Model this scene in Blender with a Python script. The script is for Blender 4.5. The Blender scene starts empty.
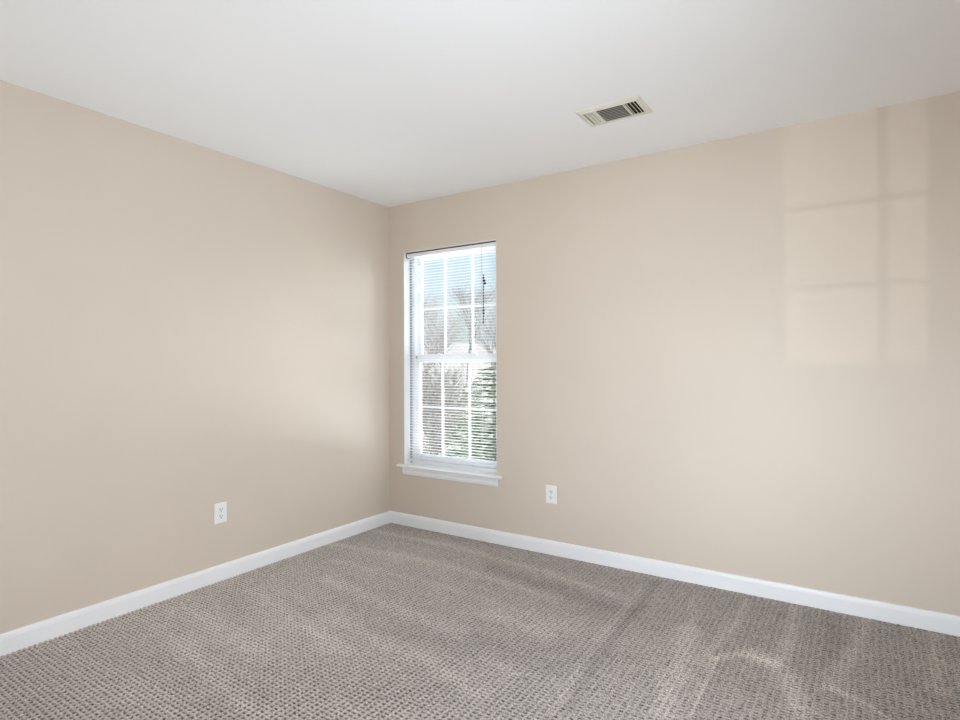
import bpy, bmesh, math, random
import numpy as np
from mathutils import Vector, Matrix

SC = bpy.context.scene
COL = SC.collection
PI = math.pi

# ------------------------------------------------------------------ camera
cam_d = bpy.data.cameras.new('camera')
cam_d.sensor_width = 36.0
cam_d.lens = 575.87 / 960 * 36.0
cam_d.shift_y = 3.04 / 960
cam_d.clip_start = 0.05
cam_d.clip_end = 400
cam = bpy.data.objects.new('camera', cam_d)
COL.objects.link(cam)
yaw = 0.583468
roll = 0.00347
cam.matrix_world = (Matrix.Translation((3.0461, -3.3401, 1.2291)) @ Matrix.Rotation(yaw, 4, 'Z')
                    @ Matrix.Rotation(PI / 2, 4, 'X') @ Matrix.Rotation(-roll, 4, 'Z'))
SC.camera = cam

# ------------------------------------------------------------------ view, sky, sun, window and fill lights
SC.view_settings.view_transform = 'Standard'
SC.view_settings.look = 'None'
SC.view_settings.exposure = 0.21
SC.view_settings.gamma = 1.0
SC.view_settings.use_curve_mapping = False
SC.cycles.use_denoising = True
SC.cycles.max_bounces = 10
SC.cycles.diffuse_bounces = 6

world = bpy.data.worlds.new('sky')
SC.world = world
world.use_nodes = True
nt = world.node_tree
sky = nt.nodes.new('ShaderNodeTexSky')
sky.sky_type = 'NISHITA'
sky.sun_disc = False
sky.sun_elevation = math.radians(38)
sky.sun_rotation = math.radians(100)
sky.air_density = 1.0
sky.dust_density = 1.6
# thin white haze towards the horizon
wtc = nt.nodes.new('ShaderNodeTexCoord')
wsx = nt.nodes.new('ShaderNodeSeparateXYZ')
wmr = nt.nodes.new('ShaderNodeMapRange')
wmr.inputs['From Min'].default_value = 0.02
wmr.inputs['From Max'].default_value = 0.24
wmr.inputs['To Min'].default_value = 1.0
wmr.inputs['To Max'].default_value = 0.1
wmx = nt.nodes.new('ShaderNodeMixRGB')
wmx.inputs[2].default_value = (3.35, 3.6, 3.8, 1)
nt.links.new(wtc.outputs['Generated'], wsx.inputs[0])
nt.links.new(wsx.outputs[2], wmr.inputs['Value'])
nt.links.new(wmr.outputs[0], wmx.inputs[0])
nt.links.new(sky.outputs[0], wmx.inputs[1])
nt.links.new(wmx.outputs[0], nt.nodes['Background'].inputs[0])
nt.nodes['Background'].inputs[1].default_value = 0.18


def lamp(name, kind, loc, target, energy, color=(1, 1, 1), **kw):
    d = bpy.data.lights.new(name, kind)
    d.energy = energy
    d.color = color
    for k, v in kw.items():
        setattr(d, k, v)
    o = bpy.data.objects.new(name, d)
    COL.objects.link(o)
    o.location = loc
    o.rotation_euler = (Vector(target) - Vector(loc)).to_track_quat('-Z', 'Y').to_euler()
    return o


lamp('sun', 'SUN', (-20, -3, 20), (0, 1.5, 6), 4.4, (1.0, 0.97, 0.92), angle=math.radians(0.6))
# added rear and ceiling fills; lamps for the side window, far window and ground bounce
lamp('rear_fill', 'AREA', (2.6, -4.13, 0.75), (3.0, 0, 0.55), 9.3, (0.86, 0.955, 1.08),
     shape='RECTANGLE', size=1.4, size_y=0.8, spread=math.radians(64))  # added unseen fill for the far wall, no window behind it
lamp('side_window_daylight', 'AREA', (3.49, -2.6, 1.25), (0, -1.3, 0.9), 24, (0.88, 0.96, 1.06),
     shape='RECTANGLE', size=1.2, size_y=1.2, spread=math.radians(130))
lamp('far_window_daylight', 'AREA', (3.2, 3.0, 2.8), (0.5, 0.1, 1.4), 210, (0.92, 0.96, 1.0),
     shape='RECTANGLE', size=3.4, size_y=3.0)
lamp('ground_bounce', 'AREA', (1.6, 3.2, -1.2), (0.56, 0.1, 1.4), 1000, (0.93, 0.965, 1.0),
     shape='RECTANGLE', size=4.0, size_y=3.0)
lamp('ceiling_fill', 'AREA', (1.6, -3.75, 0.25), (0.5, -2.9, 2.44), 7.0, (0.94, 0.98, 1.02),
     shape='RECTANGLE', size=2.4, size_y=0.7, spread=math.radians(130))  # added unseen uplight that brightens the ceiling
lamp('ceiling_fill', 'AREA', (2.7, -3.95, 0.35), (2.0, 0.3, 2.44), 6.6, (0.93, 0.98, 1.03),
     shape='RECTANGLE', size=1.8, size_y=0.7, spread=math.radians(76))  # second added uplight, reaching the far part of the ceiling
lamp('patch_spot', 'SPOT', (-1.0, -10.7, -0.6), (1.40, -4.2, 0.9), 400, (1.0, 0.98, 0.92),
     shadow_soft_size=0.012, spot_size=math.radians(30), spot_blend=0.2)  # added unseen spot that throws the muntin patch on the far wall

H = 2.44
XR = 3.55      # right wall
YF = -4.2      # wall behind the camera
WT = 0.16      # wall thickness

# ------------------------------------------------------------------ materials


def mat(name, color, rough=0.6, spec=0.4, metallic=0.0):
    m = bpy.data.materials.new(name)
    m.use_nodes = True
    b = m.node_tree.nodes['Principled BSDF']
    b.inputs['Base Color'].default_value = (*color, 1)
    b.inputs['Roughness'].default_value = rough
    b.inputs['Specular IOR Level'].default_value = spec
    b.inputs['Metallic'].default_value = metallic
    return m


def srgb(r, g, b):
    f = lambda c: (c / 255 / 12.92) if c / 255 <= 0.04045 else ((c / 255 + 0.055) / 1.055) ** 2.4
    return (f(r), f(g), f(b))


def noise_mat(name, c1, c2, scale, rough=0.7, spec=0.3, bump=0.0, bump_scale=None, detail=3, lo=0.35, hi=0.65, dist=0.001):
    m = mat(name, c1, rough, spec)
    n = m.node_tree.nodes
    L = m.node_tree.links
    tc = n.new('ShaderNodeTexCoord')
    t = n.new('ShaderNodeTexNoise')
    t.inputs['Scale'].default_value = scale
    t.inputs['Detail'].default_value = detail
    r = n.new('ShaderNodeValToRGB')
    r.color_ramp.elements[0].position = lo
    r.color_ramp.elements[0].color = (*c1, 1)
    r.color_ramp.elements[1].position = hi
    r.color_ramp.elements[1].color = (*c2, 1)
    L.new(tc.outputs['Object'], t.inputs['Vector'])
    L.new(t.outputs['Fac'], r.inputs[0])
    L.new(r.outputs[0], n['Principled BSDF'].inputs['Base Color'])
    if bump:
        t2 = n.new('ShaderNodeTexNoise')
        t2.inputs['Scale'].default_value = bump_scale or scale
        t2.inputs['Detail'].default_value = 3
        b = n.new('ShaderNodeBump')
        b.inputs['Strength'].default_value = bump
        b.inputs['Distance'].default_value = dist
        L.new(tc.outputs['Object'], t2.inputs['Vector'])
        L.new(t2.outputs['Fac'], b.inputs['Height'])
        L.new(b.outputs[0], n['Principled BSDF'].inputs['Normal'])
    return m


M_wall = noise_mat('beige_wall_paint', srgb(211, 199, 184), srgb(214, 202, 187), 1.3, 0.5, 0.35, 0.05, 160)
M_ceil = noise_mat('flat_white_ceiling_paint', srgb(243, 244, 245), srgb(245, 246, 247), 1.1, 0.85, 0.2, 0.05, 140)
M_trim = noise_mat('white_trim_paint', srgb(238, 240, 241), srgb(242, 243, 244), 3, 0.35, 0.45)
M_vinyl = noise_mat('white_window_vinyl', srgb(238, 240, 244), srgb(243, 244, 247), 4, 0.4, 0.4)
M_slat = noise_mat('white_blind_slat', srgb(238, 238, 238), srgb(243, 243, 243), 6, 0.4, 0.4)
M_cord = mat('white_cord', srgb(225, 225, 222), 0.8)
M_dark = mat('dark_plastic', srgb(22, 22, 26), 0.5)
M_clear = mat('clear_wand_plastic', srgb(190, 200, 210), 0.15)
M_vent = noise_mat('cream_vent_enamel', srgb(221, 217, 204), srgb(226, 222, 210), 9, 0.4, 0.4)
M_ventdark = mat('dark_duct', srgb(30, 27, 26), 0.9)
M_plate = noise_mat('white_outlet_plastic', srgb(238, 239, 237), srgb(241, 242, 240), 20, 0.3, 0.5)
M_slot = mat('dark_outlet_slot', srgb(35, 33, 32), 0.6)
M_metal = mat('screw_metal', srgb(205, 203, 198), 0.35, 0.5, 0.6)
M_latch = mat('grey_latch', srgb(120, 122, 128), 0.5)
M_bark = noise_mat('pale_grey_bark', srgb(128, 123, 117), srgb(205, 202, 196), 5, 0.9)
M_bark2 = noise_mat('warm_twig_bark', srgb(180, 172, 162), srgb(215, 210, 202), 5, 0.9)
M_brush = noise_mat('grey_brown_brush', srgb(120, 112, 102), srgb(212, 206, 194), 6, 0.9)
M_needle = noise_mat('evergreen_needles', srgb(18, 38, 26), srgb(168, 192, 140), 6, 0.8)
M_needle2 = noise_mat('pale_evergreen_needles', srgb(110, 130, 88), srgb(200, 206, 170), 6, 0.8)
M_ground = noise_mat('leaf_litter_ground', srgb(178, 168, 156), srgb(252, 246, 240), 5, 0.95, 0.1, 0.4, 5, dist=0.05)
M_hill = noise_mat('wooded_hillside', srgb(186, 180, 166), srgb(212, 208, 198), 0.9, 0.95, 0.1, detail=8)
M_siding = noise_mat('exterior_siding', srgb(200, 198, 192), srgb(206, 204, 198), 3, 0.7)

# glass: thin clear pane with a weak reflection
M_glass = bpy.data.materials.new('window_glass')
M_glass.use_nodes = True
gn = M_glass.node_tree
gb = gn.nodes['Principled BSDF']
gn.nodes.remove(gb)
tr = gn.nodes.new('ShaderNodeBsdfTransparent')
tr.inputs[0].default_value = (0.96, 0.98, 0.98, 1)
gl = gn.nodes.new('ShaderNodeBsdfGlossy')
gl.inputs['Roughness'].default_value = 0.02
fr = gn.nodes.new('ShaderNodeFresnel')
fr.inputs['IOR'].default_value = 1.35
mx = gn.nodes.new('ShaderNodeMixShader')
gn.links.new(fr.outputs[0], mx.inputs[0])
gn.links.new(tr.outputs[0], mx.inputs[1])
gn.links.new(gl.outputs[0], mx.inputs[2])
gn.links.new(mx.outputs[0], gn.nodes['Material Output'].inputs[0])

# carpet
M_carpet = mat('patterned_loop_carpet', srgb(170, 160, 152), 0.95, 0.08)
n = M_carpet.node_tree.nodes
L = M_carpet.node_tree.links
tc = n.new('ShaderNodeTexCoord')
fib = n.new('ShaderNodeTexNoise')
fib.inputs['Scale'].default_value = 170
fib.inputs['Detail'].default_value = 2
fib.inputs['Roughness'].default_value = 0.7
L.new(tc.outputs['Object'], fib.inputs['Vector'])
nap = n.new('ShaderNodeAttribute')
nap.attribute_name = 'nap'
r1 = n.new('ShaderNodeValToRGB')
r1.color_ramp.elements[0].position = 0.30
r1.color_ramp.elements[0].color = (*srgb(124, 115, 109), 1)
r1.color_ramp.elements[1].position = 0.70
r1.color_ramp.elements[1].color = (*srgb(234, 226, 219), 1)
L.new(fib.outputs['Fac'], r1.inputs[0])
mul = n.new('ShaderNodeVectorMath')
mul.operation = 'SCALE'
L.new(r1.outputs[0], mul.inputs[0])
L.new(nap.outputs['Fac'], mul.inputs['Scale'])
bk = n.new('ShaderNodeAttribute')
bk.attribute_name = 'pit_shade'          # shade in the pits of the weave, painted into the colour
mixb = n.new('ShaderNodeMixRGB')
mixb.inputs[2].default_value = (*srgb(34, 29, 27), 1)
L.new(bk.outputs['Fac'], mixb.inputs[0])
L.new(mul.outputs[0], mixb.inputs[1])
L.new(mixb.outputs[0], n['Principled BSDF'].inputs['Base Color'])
bp = n.new('ShaderNodeBump')
bp.inputs['Strength'].default_value = 0.6
bp.inputs['Distance'].default_value = 0.0015
L.new(fib.outputs['Fac'], bp.inputs['Height'])
L.new(bp.outputs[0], n['Principled BSDF'].inputs['Normal'])

# ------------------------------------------------------------------ mesh helpers


def tag(o, label=None, cat=None, group=None, kind=None):
    if label: o['label'] = label
    if cat: o['category'] = cat
    if group: o['group'] = group
    if kind: o['kind'] = kind
    return o


def link(name, bm, m, parent=None, smooth=False):
    me = bpy.data.meshes.new(name)
    bmesh.ops.recalc_face_normals(bm, faces=bm.faces)
    bm.to_mesh(me)
    bm.free()
    for mm in (m if isinstance(m, (list, tuple)) else [m]):
        me.materials.append(mm)
    if smooth:
        for p in me.polygons: p.use_smooth = True
    o = bpy.data.objects.new(name, me)
    COL.objects.link(o)
    if parent: o.parent = parent
    return o


def empty(name, loc, rz=0.0):
    o = bpy.data.objects.new(name, None)
    o.empty_display_size = 0.05
    COL.objects.link(o)
    o.location = loc
    o.rotation_euler = (0, 0, rz)
    return o


def box(bm, x0, x1, y0, y1, z0, z1, bev=0.0, mi=0):
    vs = [bm.verts.new((x, y, z)) for x in (x0, x1) for y in (y0, y1) for z in (z0, z1)]
    f = [bm.faces.new([vs[i] for i in q]) for q in
         ((0, 1, 3, 2), (4, 6, 7, 5), (0, 4, 5, 1), (2, 3, 7, 6), (0, 2, 6, 4), (1, 5, 7, 3))]
    for q in f: q.material_index = mi
    if bev:
        es = list({e for q in f for e in q.edges})
        bmesh.ops.bevel(bm, geom=es, offset=bev, segments=2, affect='EDGES', profile=0.6)
    return vs


def prism(bm, prof, p0, p1, u, v):
    """sweep a closed profile [(a, b)...] (a along u, b along v) from p0 to p1"""
    p0, p1, u, v = map(Vector, (p0, p1, u, v))
    A = [bm.verts.new(p0 + u * a + v * b) for a, b in prof]
    B = [bm.verts.new(p1 + u * a + v * b) for a, b in prof]
    k = len(prof)
    for i in range(k):
        bm.faces.new((A[i], A[(i + 1) % k], B[(i + 1) % k], B[i]))
    bm.faces.new(A)
    bm.faces.new(B[::-1])


def tube(bm, a, b, ra, rb, n=6):
    a, b = Vector(a), Vector(b)
    d = (b - a)
    if d.length < 1e-6: return
    q = d.to_track_quat('Z', 'Y')
    A, B = [], []
    for i in range(n):
        t = 2 * PI * i / n
        o = q @ Vector((math.cos(t), math.sin(t), 0))
        A.append(bm.verts.new(a + o * ra))
        B.append(bm.verts.new(b + o * rb))
    for i in range(n):
        bm.faces.new((A[i], A[(i + 1) % n], B[(i + 1) % n], B[i]))
    bm.faces.new(A[::-1])
    bm.faces.new(B)


# ------------------------------------------------------------------ room shell
# opening of the window in the far wall
WX0, WX1, WZ0, WZ1 = 0.147, 0.977, 0.462, 2.073


def wall_with_hole(name, label, axis, p0, p1, depth, holes, m=M_wall, end=(0, 0)):
    """slab along `axis` (0 = x, 1 = y) from p0 to p1 between depth[0] and depth[1] with openings (a0, a1, z0, z1)"""
    bm = bmesh.new()

    def b(a0, a1, z0, z1):
        if axis == 0: box(bm, a0, a1, depth[0], depth[1], z0, z1)
        else: box(bm, depth[0], depth[1], a0, a1, z0, z1)
    cur = p0
    for a0, a1, z0, z1 in sorted(holes):
        b(cur, a0, 0, H)
        b(a0, a1, 0, z0)
        b(a0, a1, z1, H)
        cur = a1
    b(cur, p1, 0, H)
    bmesh.ops.remove_doubles(bm, verts=bm.verts, dist=1e-5)
    # drop the inner faces two blocks share
    seen = {}
    for f in bm.faces:
        seen.setdefault(tuple(sorted(v.index for v in f.verts)), []).append(f)
    o = link(name, bm, m)
    tag(o, label, None, None, 'structure')
    return o


wall_with_hole('wall_back', 'beige painted far wall with the window near its left corner', 0, -WT, XR + WT, (0, WT),
               [(WX0, WX1, WZ0 - 0.02, WZ1)])
wall_with_hole('wall_left', 'long beige painted wall along the left side of the room', 1, YF, 0, (-WT, 0), [])
wall_with_hole('wall_right', 'beige painted wall just outside the right side', 1, YF, 0, (XR, XR + WT),
               [(-3.2, -2.0, 0.6, 2.1)])
wall_with_hole('wall_front', 'beige painted wall behind the viewpoint with an opening added for the light patch', 0, -WT, XR + WT, (YF - WT, YF),
               [(1.205, 1.616, 0.47, 1.27)])  # unseen opening cut to shape the light patch
bm = bmesh.new()
box(bm, -WT, XR + WT, YF - WT, WT, H, H + 0.12)
# hole for the register is covered by its dark duct box, the slab stays whole
tag(link('ceiling', bm, M_ceil), 'flat white painted ceiling', None, None, 'structure')

# --- carpeted floor: real heightfield of loop rows with sunken pits
PX, PY = 0.0252, 0.0193
NX, NY = 5, 4


def build_carpet():
    xs = []
    k = -13
    fx = np.array([-0.37, -0.22, 0.22, 0.37])
    while True:
        for f in fx:
            xs.append(0.294 + (k + f) * PX)
        k += 1
        if 0.294 + (k - 0.5) * PX > XR + 0.02: break
    ys = []
    k = -95
    fy = np.array([-0.31, -0.15, 0.15, 0.31])
    while True:
        for f in fy:
            ys.append(-2.491 + (k + f) * PY)
        k += 1
        if -2.491 + (k - 0.5) * PY > 0.02: break
    xs, ys = np.array(xs), np.array(ys)
    X, Y = np.meshgrid(xs, ys, indexing='ij')
    u = (X - 0.294) / PX
    v = (Y + 2.491) / PY
    rng = np.random.default_rng(4)
    iu = np.round(u).astype(int) - int(np.round(u).min())
    iv = np.round(v).astype(int) - int(np.round(v).min())
    du = u - np.round(u)
    dv = v - np.round(v)
    jit = rng.uniform(0.8, 1.15, size=(iu.max() + 1, iv.max() + 1))[iu, iv]
    crush = rng.uniform(0.15, 1.0, size=(iu.max() + 1, iv.max() + 1))[iu, iv]   # pile matted over many pits right of the seam
    jit = np.where(X > 2.12, jit * crush, jit)
    pit = (np.abs(du) < 0.3) * (np.abs(dv) < 0.2) * jit
    Z = -0.008 * pit + rng.normal(0, 0.0007, X.shape)
    Z -= 0.0012
    # jitter the yarn a little
    Xj = X + rng.normal(0, 0.0005, X.shape)
    Yj = Y + rng.normal(0, 0.0005, X.shape)
    nx, ny = X.shape
    co = np.stack([Xj, Yj, Z], -1).reshape(-1, 3).astype(np.float32)
    idx = np.arange(nx * ny).reshape(nx, ny)
    q = np.stack([idx[:-1, :-1], idx[1:, :-1], idx[1:, 1:], idx[:-1, 1:]], -1).reshape(-1, 4).astype(np.int32)
    # nap: tone of the yarn, with vacuum strokes and a lighter left side
    napv = np.ones_like(X) * 0.88

    def smooth_noise(sx, sy, seed, ang=0.0):
        r = np.random.default_rng(seed)
        c, s = math.cos(ang), math.sin(ang)
        A = (X * c + Y * s) / sx + 50
        B = (-X * s + Y * c) / sy + 50
        g = r.uniform(-1, 1, size=(400, 400))
        ia, ib = np.floor(A).astype(int), np.floor(B).astype(int)
        ta, tb = A - ia, B - ib
        ta = ta * ta * (3 - 2 * ta)
        tb = tb * tb * (3 - 2 * tb)
        ia %= 399
        ib %= 399
        return (g[ia, ib] * (1 - ta) * (1 - tb) + g[ia + 1, ib] * ta * (1 - tb)
                + g[ia, ib + 1] * (1 - ta) * tb + g[ia + 1, ib + 1] * ta * tb)
    napv += 0.05 * smooth_noise(0.9, 0.16, 1) + 0.03 * smooth_noise(0.3, 0.07, 2) + 0.02 * smooth_noise(0.05, 0.05, 3)

    def stroke(pts, w, amp, soft=0.5):
        nonlocal napv
        d = np.full(X.shape, 9.0)
        for (ax, ay), (bx, by) in zip(pts[:-1], pts[1:]):
            L2 = (bx - ax) ** 2 + (by - ay) ** 2
            t = np.clip(((X - ax) * (bx - ax) + (Y - ay) * (by - ay)) / L2, 0, 1)
            d = np.minimum(d, np.hypot(X - ax - t * (bx - ax), Y - ay - t * (by - ay)))
        wob = 1 + 0.5 * smooth_noise(0.12, 0.12, 7)
        napv = napv + amp * np.exp(-(d / (w * wob)) ** 2)
    napv += 0.24 / (1 + np.exp((X - 0.95 + 0.25 * smooth_noise(0.4, 0.2, 9)) / 0.18)) * (1 / (1 + np.exp((Y + 0.7) / 0.3)))  # lighter yarn tone towards the left wall
    for pts_, w_, amp_ in STROKES:
        stroke(pts_, w_, amp_ * (2.5 if pts_[0][0] > 2.25 else 1.9))
    me = bpy.data.meshes.new('floor')
    me.vertices.add(len(co))
    me.vertices.foreach_set('co', co.ravel())
    me.loops.add(q.size)
    me.loops.foreach_set('vertex_index', q.ravel())
    me.polygons.add(len(q))
    me.polygons.foreach_set('loop_start', np.arange(0, q.size, 4, dtype=np.int32))
    me.polygons.foreach_set('use_smooth', np.ones(len(q), dtype=bool))
    me.update(calc_edges=True)
    at = me.attributes.new('nap', 'FLOAT', 'POINT')
    at.data.foreach_set('value', napv.ravel().astype(np.float32))
    at = me.attributes.new('pit_shade', 'FLOAT', 'POINT')
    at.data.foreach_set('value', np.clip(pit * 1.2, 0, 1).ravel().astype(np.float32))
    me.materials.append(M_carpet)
    o = bpy.data.objects.new('floor', me)
    COL.objects.link(o)
    tag(o, 'grey beige loop pile carpet with rows of small pits and vacuum marks', None, None, 'structure')
    return o


# brushed streaks: ((points), width, tone)
STROKES = [
    (((0.1, -0.24), (0.73, -0.21), (1.5, -0.30), (2.0, -0.42)), 0.035, 0.10),
    (((0.04, -0.62), (0.96, -0.52), (1.70, -0.62)), 0.05, 0.07),
    (((0.30, -0.84), (1.1, -0.80), (1.9, -0.86)), 0.04, 0.05),
    (((0.5, -1.07), (1.07, -1.16), (1.5, -1.19)), 0.05, 0.10),
    (((0.9, -1.41), (1.56, -1.47), (1.85, -1.56)), 0.05, 0.09),
    (((0.28, -1.42), (0.8, -1.51), (1.18, -1.61)), 0.05, 0.08),
    (((0.5, -1.94), (1.06, -2.05), (1.4, -2.11)), 0.05, 0.10),
    (((0.2, -1.75), (0.9, -1.80)), 0.05, 0.06),
    (((1.3, -1.28), (2.0, -1.25)), 0.08, -0.05),
    (((1.2, -0.42), (2.0, -0.56)), 0.07, -0.07),
    (((2.09, -0.1), (2.14, -1.13), (2.18, -1.5)), 0.025, -0.08),
    (((2.04, -0.2), (2.09, -1.13), (2.13, -1.5)), 0.02, 0.06),
    (((2.31, -0.20), (2.38, -0.55)), 0.03, 0.05),
    (((2.38, -0.6), (2.42, -0.85), (2.46, -1.3)), 0.05, 0.11),
    (((2.55, -0.10), (2.56, -0.37), (2.50, -0.80)), 0.02, 0.08),
    (((2.54, -0.80), (2.55, -1.26)), 0.012, 0.10),
    (((2.54, -0.80), (2.62, -0.70), (2.74, -0.71)), 0.02, 0.12),
    (((2.77, -0.06), (2.78, -0.46), (2.77, -0.72)), 0.025, 0.09),
    (((2.66, -0.66), (2.80, -0.80), (2.87, -1.06)), 0.035, 0.12),
    (((2.95, -0.80), (3.07, -0.85), (3.16, -0.96)), 0.015, 0.14),
    (((3.06, -0.05), (3.04, -0.30), (2.94, -0.80)), 0.025, 0.07),
    (((3.32, -0.05), (3.28, -0.61)), 0.025, 0.07),
    (((2.93, -0.1), (2.95, -0.5)), 0.05, -0.05),
    (((1.55, -0.95), (1.85, -1.0)), 0.05, 0.08),
    (((1.75, -1.33), (1.9, -1.36)), 0.03, 0.08),
]

build_carpet()
bm = bmesh.new()
box(bm, -WT, XR + WT, YF - WT, WT, -0.16, -0.02)
tag(link('floor_slab', bm, M_siding), 'subfloor under the carpet', None, None, 'structure')

# --- baseboards (moulded top edge)
BB = 0.0873
prof = [(0, -0.02), (0.014, -0.02), (0.014, BB - 0.022), (0.0125, BB - 0.018), (0.0125, BB - 0.014),
        (0.010, BB - 0.006), (0.007, BB - 0.001), (0.004, BB), (0, BB)]
for nm, p0, p1, u, lab in (
        ('baseboard_left', (0, YF, 0), (0, 0, 0), (1, 0, 0), 'white moulded baseboard along the left wall'),
        ('baseboard_back', (0, 0, 0), (XR, 0, 0), (0, -1, 0), 'white moulded baseboard under the window wall'),
        ('baseboard_right', (XR, YF, 0), (XR, 0, 0), (-1, 0, 0), 'white moulded baseboard along the right wall'),
        ('baseboard_front', (0, YF, 0), (XR, YF, 0), (0, 1, 0), 'white moulded baseboard behind the viewpoint')):
    bm = bmesh.new()
    prism(bm, prof, p0, p1, u, (0, 0, 1))
    tag(link(nm, bm, M_trim), lab, None, None, 'structure')

# ------------------------------------------------------------------ window in the far wall
win = empty('window_1', (0, 0, 0))
tag(win, 'white double-hung window with grilles near the left corner', None, None, 'structure')
e = 0.0
bm = bmesh.new()   # painted jamb liner round the opening
T = 0.004
box(bm, WX0 - 0.002, WX0 + T, 0.001, WT, WZ0 - 0.01, WZ1)
box(bm, WX1 - T, WX1 + 0.002, 0.001, WT, WZ0 - 0.01, WZ1)
box(bm, WX0, WX1, 0.001, WT, WZ1 - T, WZ1 + 0.002)
link('window_jamb', bm, M_trim, win)
bm = bmesh.new()   # vinyl unit frame
FY0, FY1 = 0.088, 0.156
box(bm, WX0 + T, WX0 + 0.034, FY0, FY1, WZ0, WZ1 - T, 0.002)
box(bm, WX1 - 0.034, WX1 - T, FY0, FY1, WZ0, WZ1 - T, 0.002)
box(bm, WX0 + 0.034, WX1 - 0.034, FY0, FY1, WZ1 - 0.03, WZ1 - T, 0.002)
box(bm, WX0 + 0.034, WX1 - 0.034, FY0, FY1, WZ0, WZ0 + 0.03, 0.002)
# parting ribs on the tracks
box(bm, WX0 + 0.034, WX0 + 0.040, 0.116, 0.122, WZ0 + 0.03, WZ1 - 0.03)
box(bm, WX1 - 0.040, WX1 - 0.034, 0.116, 0.122, WZ0 + 0.03, WZ1 - 0.03)
link('window_frame', bm, M_vinyl, win)


M_strip = mat('grey_strip', srgb(160, 163, 168), 0.7)
bm = bmesh.new()  # narrow grey strip down each jamb in front of the frame
box(bm, WX0 + T, WX0 + T + 0.003, 0.066, 0.088, WZ0 + 0.001, WZ1 - T - 0.001)
box(bm, WX1 - T - 0.003, WX1 - T, 0.066, 0.088, WZ0 + 0.001, WZ1 - T - 0.001)
link('jamb_strip', bm, M_strip, win)


def sash(name, y0, y1, z0, z1, gz0, gz1, mz, mxs, gx0, gx1):
    bm = bmesh.new()
    x0, x1 = WX0 + 0.036, WX1 - 0.036
    box(bm, x0, gx0, y0, y1, z0, z1, 0.003)
    box(bm, gx1, x1, y0, y1, z0, z1, 0.003)
    box(bm, gx0, gx1, y0, y1, gz1, z1, 0.003)
    box(bm, gx0, gx1, y0, y1, z0, gz0, 0.003)
    # glazing bead
    for a in ((gx0, gx0 + 0.005, gz0, gz1), (gx1 - 0.005, gx1, gz0, gz1), (gx0, gx1, gz0, gz0 + 0.005), (gx0, gx1, gz1 - 0.005, gz1)):
        box(bm, a[0], a[1], y0 + 0.005, y1 - 0.005, a[2], a[3])
    o = link(name, bm, M_vinyl, win)
    ym = (y0 + y1) / 2
    for mx_ in mxs:
        bm = bmesh.new()
        box(bm, mx_ - 0.007, mx_ + 0.007, ym - 0.008, ym + 0.006, gz0 + 0.001, gz1 - 0.001, 0.002)
        link('muntin', bm, M_vinyl, o)
    bm = bmesh.new()
    box(bm, gx0 + 0.001, gx1 - 0.001, ym - 0.0075, ym + 0.0055, mz - 0.0075, mz + 0.0075, 0.002)
    link('muntin', bm, M_vinyl, o)
    bm = bmesh.new()
    box(bm, gx0 + 0.001, gx1 - 0.001, ym + 0.0065, ym + 0.0095, gz0 + 0.001, gz1 - 0.001)
    g = link('pane', bm, M_glass, o)
    return o


up = sash('upper_sash', 0.124, 0.150, 1.252, WZ1 - 0.030, 1.292, 2.026, 1.645, (0.440, 0.690), 0.215, 0.930)
lo = sash('lower_sash', 0.090, 0.116, WZ0 + 0.030, 1.290, 0.532, 1.240, 0.896, (0.438, 0.683), 0.226, 0.922)
bm = bmesh.new()   # two sash latches and tilt catches on the meeting rail
for cx in (0.40, 0.72):
    box(bm, cx - 0.025, cx + 0.025, 0.093, 0.113, 1.290, 1.300, 0.002)
    tube(bm, (cx, 0.100, 1.300), (cx + 0.018, 0.096, 1.304), 0.005, 0.004)
link('sash_lock', bm, M_vinyl, lo)
for cx in (0.198, 0.926):
    bm = bmesh.new()
    box(bm, cx - 0.008, cx + 0.008, 0.0885, 0.096, 1.268, 1.282, 0.002)
    link('tilt_latch', bm, M_latch, lo)

# interior stool (sill) and apron
bm = bmesh.new()
st_prof = [(0.086, 0), (-0.030, 0), (-0.037, 0.002), (-0.041, 0.006), (-0.041, 0.013), (-0.038, 0.017), (-0.032, 0.019), (0.086, 0.019)]
# wide nose in front of the wall with horns, then the part between the jambs
noze = [(a, b) for a, b in st_prof if a < 0]
prism(bm, [(0.0, 0), *noze, (0.0, 0.019)], (0.102, 0, WZ0 - 0.019), (1.022, 0, WZ0 - 0.019), (0, 1, 0), (0, 0, 1))
box(bm, WX0, WX1, 0, 0.092, WZ0 - 0.019, WZ0)
link('window_sill', bm, M_trim, win)
bm = bmesh.new()
az = WZ0 - 0.019
ap = [(0, az), (-0.020, az), (-0.020, az - 0.012), (-0.016, az - 0.020), (-0.016, az - 0.040), (-0.012, az - 0.052), (-0.009, az - 0.056), (0, az - 0.056)]
prism(bm, ap, (0.142, 0, 0), (0.985, 0, 0), (0, 1, 0), (0, 0, 1))
link('apron', bm, M_trim, win)

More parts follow.
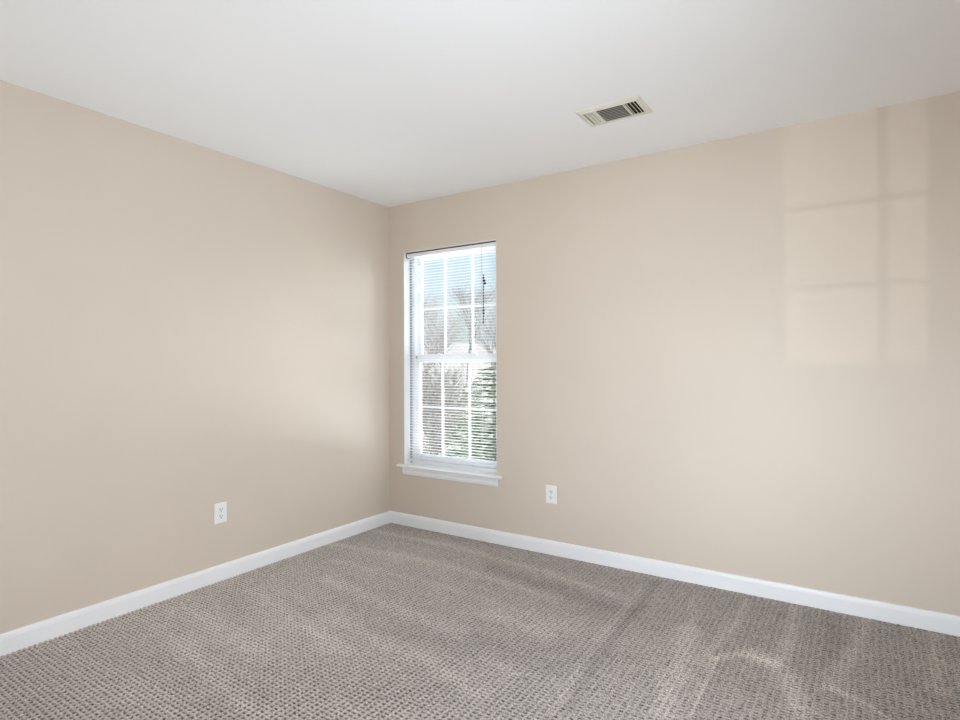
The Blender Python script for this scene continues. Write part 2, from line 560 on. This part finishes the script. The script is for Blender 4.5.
# ------------------------------------------------------------------ mini blind
blind = empty('mini_blind', (0.562, 0.034, WZ1))
tag(blind, 'white lowered mini blind with open slats hanging inside the window opening', 'window blind')
BX0, BX1 = WX0 + 0.012 - 0.562, WX1 - 0.010 - 0.562
bm = bmesh.new()
hr = [(-0.0125, -0.012), (-0.0125, -0.037), (0.0125, -0.037), (0.0125, -0.012), (0.0110, -0.012), (0.0110, -0.035), (-0.0110, -0.035), (-0.0110, -0.012)]
prism(bm, hr, (BX0, 0, 0), (BX1, 0, 0), (0, 1, 0), (0, 0, 1))
link('headrail', bm, M_slat, blind)
for bx in (BX0 - 0.006, BX1 - 0.001):
    bm = bmesh.new()
    box(bm, bx, bx + 0.007, -0.014, 0.014, -0.041, -0.005, 0.001)
    link('mounting_bracket', bm, M_dark if bx < 0 else M_slat, blind)
zb = 0.492 - WZ1
pitch = 0.0208
nsl = int((-0.050 - (zb + 0.012)) / pitch)
bm = bmesh.new()
sp = []
for i in range(6):
    a = -0.0125 + 0.025 * i / 5
    sp.append((a, 0.0018 * (1 - (a / 0.0125) ** 2)))
sp2 = sp + [(a, b - 0.0005) for a, b in sp[::-1]]
prism(bm, sp2, (BX0 + 0.004, 0, 0), (BX1 - 0.002, 0, 0), (0, 1, 0), (0, 0, 1))
s0 = link('slat', bm, M_slat, blind)
s0.location = (0, 0, -0.050)
s0.rotation_euler = (math.radians(2), 0, 0)
for k in range(1, nsl + 1):
    c = s0.copy()
    COL.objects.link(c)
    c.parent = blind
    c.location = (0, 0, -0.050 - k * pitch)
bm = bmesh.new()
box(bm, BX0 + 0.003, BX1 - 0.001, -0.0125, 0.0125, zb - 0.006, zb + 0.006, 0.002)
link('bottom_rail', bm, M_slat, blind)
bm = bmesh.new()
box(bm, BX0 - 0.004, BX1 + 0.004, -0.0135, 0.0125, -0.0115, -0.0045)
link('shadow_gap', bm, M_dark, blind)  # dark strip standing in for the shadowed gap above the headrail
for lx in (-0.27, 0.27):
    bm = bmesh.new()
    for yy in (-0.0133, 0.0133):
        tube(bm, (lx, yy, -0.037), (lx, yy, zb), 0.0006, 0.0006, 4)
    tube(bm, (lx + 0.004, 0, -0.037), (lx + 0.004, 0, zb), 0.0008, 0.0008, 4)
    link('ladder_cord', bm, M_cord, blind)
wx = 0.848 - 0.562
bm = bmesh.new()
tube(bm, (wx, -0.018, -0.030), (wx, -0.018, -0.46), 0.0022, 0.0022, 6)
tube(bm, (wx, -0.006, -0.026), (wx, -0.018, -0.030), 0.0018, 0.0018, 6)
link('tilt_wand', bm, M_clear, blind)
cx = 0.836 - 0.562
bm = bmesh.new()
tube(bm, (cx, 0.022, -0.030), (cx, 0.022, -0.225), 0.0006, 0.0006, 4)
link('lift_cord', bm, M_cord, blind)
bm = bmesh.new()
tube(bm, (cx, 0.022, -0.222), (cx, 0.022, -0.250), 0.0045, 0.0055, 8)
tube(bm, (cx, 0.022, -0.250), (cx + 0.012, 0.022, -0.290), 0.009, 0.012, 8)
tube(bm, (cx, 0.022, -0.285), (cx - 0.003, 0.024, -0.46), 0.0038, 0.0038, 6)
tube(bm, (cx - 0.003, 0.022, -0.46), (cx, 0.022, -0.50), 0.007, 0.007, 6)
tube(bm, (cx, 0.022, -0.50), (cx - 0.004, 0.022, -0.57), 0.004, 0.004, 6)
link('cord_tassel', bm, M_dark, blind)

# ------------------------------------------------------------------ ceiling register
vent = empty('ceiling_vent', (2.058, -0.661, H))
tag(vent, 'cream metal air register on the ceiling with angled louvers', 'air vent')
VW, VD = 0.157, 0.105       # half sizes of the flange
IW, ID = 0.130, 0.076       # half sizes of the opening
bm = bmesh.new()
rings = [(VW, VD, 0.0), (VW, VD, -0.003), (VW - 0.004, VD - 0.004, -0.005), (IW + 0.010, ID + 0.010, -0.011), (IW + 0.003, ID + 0.003, -0.012), (IW, ID, -0.0105), (IW, ID, -0.001)]
R = [[bm.verts.new((sx * a, sy * b, z)) for sx, sy in ((-1, -1), (1, -1), (1, 1), (-1, 1))] for a, b, z in rings]
for i in range(len(R) - 1):
    for j in range(4):
        bm.faces.new((R[i][j], R[i][(j + 1) % 4], R[i + 1][(j + 1) % 4], R[i + 1][j]))
link('frame', bm, M_vent, vent)
bm = bmesh.new()
box(bm, -IW + 0.0005, IW - 0.0005, -ID + 0.0005, ID - 0.0005, -0.0022, -0.0006)
link('duct_backing', bm, M_ventdark, vent)


def louver(p0, p1, tilt_vec, w=0.012, th=0.001):
    """thin blade from p0 to p1; its width runs along tilt_vec"""
    bm = bmesh.new()
    p0, p1 = Vector(p0), Vector(p1)
    u = Vector(tilt_vec).normalized()
    v = u.cross((p1 - p0).normalized())
    prism(bm, [(-w / 2, -th / 2), (w / 2, -th / 2), (w / 2, th / 2), (-w / 2, th / 2)], p0, p1, u, v)
    return link('louver', bm, M_vent, vent)


zc = -0.0068
for x in (-0.116, -0.099, -0.082):
    louver((x, -ID, zc), (x, ID, zc), (-1, 0, -0.9), 0.0115, 0.0012)
for x in (0.082, 0.099, 0.116):
    louver((x, -ID, zc), (x, ID, zc), (1, 0, -0.9), 0.0115, 0.0012)
for x in (-0.070, 0.070):
    bm = bmesh.new()
    box(bm, x - 0.004, x + 0.004, -ID, ID, -0.0112, -0.003)
    link('divider', bm, M_vent, vent)
for k in range(9):
    y = -ID + 0.008 + k * (2 * ID - 0.016) / 8
    louver((-0.066, y, zc), (0.066, y, zc), (0, -1, -0.9), 0.011, 0.0009)
for x, y in ((-VW + 0.013, 0.0), (VW - 0.013, 0.0)):
    bm = bmesh.new()
    tube(bm, (x, y, -0.011), (x, y, -0.0135), 0.004, 0.003, 10)
    link('screw', bm, M_metal, vent)

# ------------------------------------------------------------------ wall outlets (built facing -Y, then turned)


def make_outlet(label):
    root = empty('wall_outlet', (0, 0, 0))
    tag(root, label, 'power outlet')
    bm = bmesh.new()
    w, h = 0.0385, 0.058
    pl = [(w, h, 0.0), (w, h, -0.0028), (w - 0.0014, h - 0.0014, -0.0046), (w - 0.004, h - 0.004, -0.0058)]
    R = [[bm.verts.new((sx * a, y, sz * b)) for sx, sz in ((-1, -1), (1, -1), (1, 1), (-1, 1))] for a, b, y in pl]
    for i in range(3):
        for j in range(4):
            bm.faces.new((R[i][j], R[i][(j + 1) % 4], R[i + 1][(j + 1) % 4], R[i + 1][j]))
    bm.faces.new(R[3])
    bm.faces.new(R[0][::-1])
    link('cover_plate', bm, M_plate, root)
    for zc_ in (0.0195, -0.0195):
        bm = bmesh.new()
        pts = []
        for i in range(32):
            t = 2 * PI * i / 32
            x, z = 0.0172 * math.cos(t), 0.0172 * math.sin(t)
            pts.append((x, max(-0.0142, min(0.0142, z)) + zc_))
        A = [bm.verts.new((x, -0.0055, z)) for x, z in pts]
        B = [bm.verts.new((x * 0.97, -0.0078, zc_ + (z - zc_) * 0.97)) for x, z in pts]
        for i in range(32):
            bm.faces.new((A[i], A[(i + 1) % 32], B[(i + 1) % 32], B[i]))
        bm.faces.new(B)
        r = link('receptacle', bm, M_plate, root)
        bm = bmesh.new()
        box(bm, -0.0084, -0.0052, -0.0081, -0.0074, zc_ - 0.001, zc_ + 0.0085)
        box(bm, 0.0052, 0.0082, -0.0081, -0.0074, zc_ + 0.0000, zc_ + 0.0080)
        tube(bm, (0, -0.0074, zc_ - 0.0075), (0, -0.0081, zc_ - 0.0075), 0.0034, 0.0034, 10)
        link('socket_slots', bm, M_slot, r)
    bm = bmesh.new()
    tube(bm, (0, -0.0055, 0), (0, -0.0070, 0), 0.0032, 0.0026, 12)
    link('screw', bm, M_metal, root)
    return root


o1 = make_outlet('white duplex outlet on the long left wall above its baseboard')
o1.location = (0, -1.4175, 0.380)
o1.rotation_euler = (0, 0, PI / 2)
o2 = make_outlet('white duplex outlet low on the far wall right of the window')
o2.location = (1.388, 0, 0.383)
o1['group'] = o2['group'] = 'white wall outlets'

# ------------------------------------------------------------------ unseen rear window added to shape the light patch: frame and grilles only


def plain_window(name, label, x0, x1, z0, z1, mx_, mzs):
    r = empty(name, (0, 0, 0))
    tag(r, label, None, None, 'structure')
    y0, y1 = YF - 0.13, YF - 0.09
    bm = bmesh.new()
    f = 0.012
    box(bm, x0, x0 + f, y0, y1, z0, z1)
    box(bm, x1 - f, x1, y0, y1, z0, z1)
    box(bm, x0 + f, x1 - f, y0, y1, z0, z0 + f)
    box(bm, x0 + f, x1 - f, y0, y1, z1 - f, z1)
    link('window_frame', bm, M_vinyl, r)
    bm = bmesh.new()
    for m in mx_: box(bm, m - 0.009, m + 0.009, y0 + 0.01, y1 - 0.01, z0 + f, z1 - f)
    for m in mzs: box(bm, x0 + f, x1 - f, y0 + 0.011, y1 - 0.011, m - 0.0075, m + 0.0075)
    link('muntin', bm, M_vinyl, r)
    bm = bmesh.new()
    box(bm, x0 + f, x1 - f, YF - 0.112, YF - 0.109, z0 + f, z1 - f)
    link('pane', bm, M_glass, r)


plain_window('patch_window', 'narrow window added behind the viewpoint to shape the light patch', 1.205, 1.628, 0.47, 1.27, (1.472,), (0.715, 0.957))


# ------------------------------------------------------------------ outside
GZ = -3.3


def terrain():
    n_ = 70
    bm = bmesh.new()
    V = []
    for i in range(n_):
        row = []
        for j in range(n_):
            x = -110 + 160 * i / (n_ - 1)
            y = 1.0 + 139 * j / (n_ - 1)
            t = max(0, (y - 32) / 70)
            z = GZ + 9.0 * min(1, t) ** 1.1 + 0.15 * math.sin(x * 0.4) * math.cos(y * 0.31)
            row.append(bm.verts.new((x, y, z)))
        V.append(row)
    for i in range(n_ - 1):
        for j in range(n_ - 1):
            bm.faces.new((V[i][j], V[i + 1][j], V[i + 1][j + 1], V[i][j + 1]))
    o = link('ground', bm, M_ground, None, True)
    tag(o, 'pale leaf covered ground and slope outside the window', None, None, 'structure')


terrain()


def zg(x, y):
    t = max(0, (y - 32) / 70)
    return GZ + 9.0 * min(1, t) ** 1.1 + 0.15 * math.sin(x * 0.4) * math.cos(y * 0.31)


def bare_tree_meshes(seed, height, spread=0.55, levels=5):
    """returns (trunk bmesh, twig bmesh)"""
    rnd = random.Random(seed)
    tb, wb = bmesh.new(), bmesh.new()

    def grow(p, d, length, r, lev):
        segs = 3 if lev < 3 else 2
        q = p.copy()
        dd = d.copy()
        pts = [q.copy()]
        for s in range(segs):
            dd = (dd + Vector((rnd.uniform(-1, 1), rnd.uniform(-1, 1), rnd.uniform(-0.4, 0.8))) * 0.16).normalized()
            q = q + dd * (length / segs)
            pts.append(q.copy())
        for s in range(segs):
            ra = r * (1 - 0.35 * s / segs)
            rb = r * (1 - 0.35 * (s + 1) / segs)
            tube(tb if lev == 0 else wb, pts[s], pts[s + 1], ra, rb, 7 if lev == 0 else (5 if lev < 2 else 3))
        if lev >= levels: return
        k = rnd.choice((3, 4)) if lev < levels - 1 else 4
        for i in range(k):
            t = 0.45 + 0.55 * (i + 1) / k
            j = min(segs, max(1, round(t * segs)))
            a = Vector((rnd.uniform(-1, 1), rnd.uniform(-1, 1), rnd.uniform(-0.1, 0.6)))
            nd = (dd * 0.75 + a * spread * 1.2).normalized()
            grow(pts[j], nd, length * rnd.uniform(0.55, 0.78), r * rnd.uniform(0.42, 0.58), lev + 1)
    grow(Vector((0, 0, -0.1)), Vector((0, 0, 1)), height * 0.36, height * 0.016, 0)
    return tb, wb


def make_bare(seed, height, m, label, group, levels=5):
    root = empty('bare_tree', (0, 0, 0))
    tag(root, label, 'tree', group)
    tb, wb = bare_tree_meshes(seed, height, levels=levels)
    link('trunk', tb, m, root)
    link('twigs', wb, m, root)
    return root


def copy_tree(root, label):
    r = root.copy()
    COL.objects.link(r)
    r['label'] = label
    for ch in list(root.children):
        c = ch.copy()
        COL.objects.link(c)
        c.parent = r
    return r


def ray_xy(px, Y):
    """ground position seen in image column px at depth Y"""
    t = math.tan(-math.atan((px - 480) / 575.87) + yaw)
    return 3.046 - t * (Y + 3.34), Y


bt_a = make_bare(3, 9.0, M_bark, 'x', 'bare trees beyond the window', 6)
bt_b = make_bare(11, 7.5, M_bark2, 'x', 'bare trees beyond the window', 6)
spots = [
    (417, 22, 0.95, 0, 0.2, 'bare tree nearest the window, at its left edge'),
    (447, 35, 1.15, 1, 1.3, 'bare tree at middle distance in the centre panes'),
    (500, 30, 1.05, 0, 2.6, 'bare tree behind the dark evergreen'),
    (427, 45, 1.45, 1, 4.1, 'bare tree on the slope seen in the left panes'),
    (468, 52, 1.5, 0, 5.3, 'bare tree on the slope between the centre and right panes'),
    (444, 62, 1.7, 1, 0.8, 'bare tree far up the slope seen in the centre panes'),
    (492, 64, 1.6, 1, 3.3, 'bare tree far up the slope seen in the right panes'),
    (408, 72, 1.40, 0, 4.7, 'bare tree far up the slope at the left edge of the glass'),
    (472, 88, 1.60, 0, 1.9, 'farthest bare tree, at the top of the slope in the middle of the view'),
]
for i, (px, Y, sc_, kind, rz, lab) in enumerate(spots):
    src = (bt_a, bt_b)[kind]
    o = src if i in (0, 1) else copy_tree(src, lab)
    o['label'] = lab
    x, y = ray_xy(px, Y)
    o.location = (x, y, zg(x, y))
    o.rotation_euler = (0, 0, rz)
    o.scale = (sc_, sc_, sc_)


def make_shrub(seed, m):
    rnd = random.Random(seed)
    root = empty('bare_shrub', (0, 0, 0))
    tb, wb = bmesh.new(), bmesh.new()
    for i in range(16):
        a_ = rnd.uniform(0, 2 * PI)
        d = Vector((math.cos(a_) * 0.5, math.sin(a_) * 0.5, 1)).normalized()
        p = Vector((rnd.uniform(-0.15, 0.15), rnd.uniform(-0.15, 0.15), -0.05))
        r = 0.022
        for k in range(5):
            d2 = (d + Vector((rnd.uniform(-1, 1), rnd.uniform(-1, 1), rnd.uniform(-0.3, 0.5))) * 0.25).normalized()
            q = p + d2 * rnd.uniform(0.35, 0.6)
            tube(tb, p, q, r, r * 0.75, 4)
            for j in range(5):
                e_ = (d2 + Vector((rnd.uniform(-1, 1), rnd.uniform(-1, 1), rnd.uniform(-0.5, 0.8)))).normalized()
                w0 = p.lerp(q, rnd.random())
                w1 = w0 + e_ * rnd.uniform(0.3, 0.6)
                tube(wb, w0, w1, 0.010, 0.005, 3)
                for n_ in range(3):
                    f_ = (e_ + Vector((rnd.uniform(-1, 1), rnd.uniform(-1, 1), rnd.uniform(-0.5, 0.8))) * 0.8).normalized()
                    v0 = w0.lerp(w1, rnd.random())
                    tube(wb, v0, v0 + f_ * rnd.uniform(0.15, 0.35), 0.007, 0.004, 3)
            p, d, r = q, d2, r * 0.75
    link('stems', tb, m, root)
    link('twigs', wb, m, root)
    return root


sh = make_shrub(21, M_brush)
for i, (px, Y, sc_, lab) in enumerate((
        (424, 15.0, 1.1, 'leafless shrub nearest the window at the lower left of the glass'),
        (438, 19.5, 1.3, 'leafless shrub beside the pale evergreen on its left'),
        (421, 28, 1.6, 'leafless shrub farther off behind the nearest bare tree'),
        (449, 24, 1.6, 'leafless shrub standing just behind the pale evergreen'),
        (437, 31, 1.8, 'leafless shrub farthest off among the left panes'))):
    o = sh if i == 0 else copy_tree(sh, lab)
    tag(o, lab, 'shrub', 'leafless shrubs beyond the window')
    x, y = ray_xy(px, Y)
    o.location = (x, y, zg(x, y))
    o.rotation_euler = (0, 0, i * 1.7)
    o.scale = (sc_, sc_, sc_)


def make_conifer(seed, height, radius, m, label, name='evergreen_tree', dens=1.0):
    rnd = random.Random(seed)
    root = empty(name, (0, 0, 0))
    tag(root, label, 'tree')
    tb = bmesh.new()
    tube(tb, (0, 0, -0.1), (0, 0, height * 0.97), 0.09, 0.012, 8)
    link('trunk', tb, M_bark, root)
    bm = bmesh.new()
    z = 0.3
    while z < height * 0.98:
        f = 1 - z / height
        rr = radius * f ** 0.85 + 0.05
        k = max(5, int(11 * dens))
        off = rnd.uniform(0, 6.28)
        for i in range(k):
            a = off + 2 * PI * i / k + rnd.uniform(-0.2, 0.2)
            ln = rr * rnd.uniform(0.75, 1.12)
            dirv = Vector((math.cos(a), math.sin(a), 0))
            up_ = rnd.uniform(0.0, 0.25)
            b0 = Vector((0, 0, z))
            b1 = b0 + dirv * ln + Vector((0, 0, ln * (up_ - 0.18)))
            tube(bm, b0, b1, 0.012, 0.004, 3)
            steps = max(3, int(ln / 0.09))
            for s in range(1, steps + 1):
                p = b0.lerp(b1, s / steps)
                for sd in (-1, 1):
                    sv = Vector((-dirv.y, dirv.x, 0)) * sd
                    tip = p + (sv * 0.6 + dirv * 0.7 + Vector((0, 0, rnd.uniform(-0.25, 0.15)))) * rnd.uniform(0.10, 0.2)
                    tube(bm, p, tip, 0.018, 0.004, 3)
        z += rnd.uniform(0.13, 0.2)
    link('foliage', bm, m, root)
    return root


c1 = make_conifer(5, 4.75, 2.1, M_needle, 'dark green evergreen tree filling the lower right panes')
x, y = ray_xy(494, 9.0)
c1.location = (x, y, GZ)
c2 = make_conifer(8, 3.9, 1.35, M_needle2, 'pale yellow green evergreen tree left of the dark one', dens=0.8)
x, y = ray_xy(470, 12.0)
c2.location = (x, y, GZ)
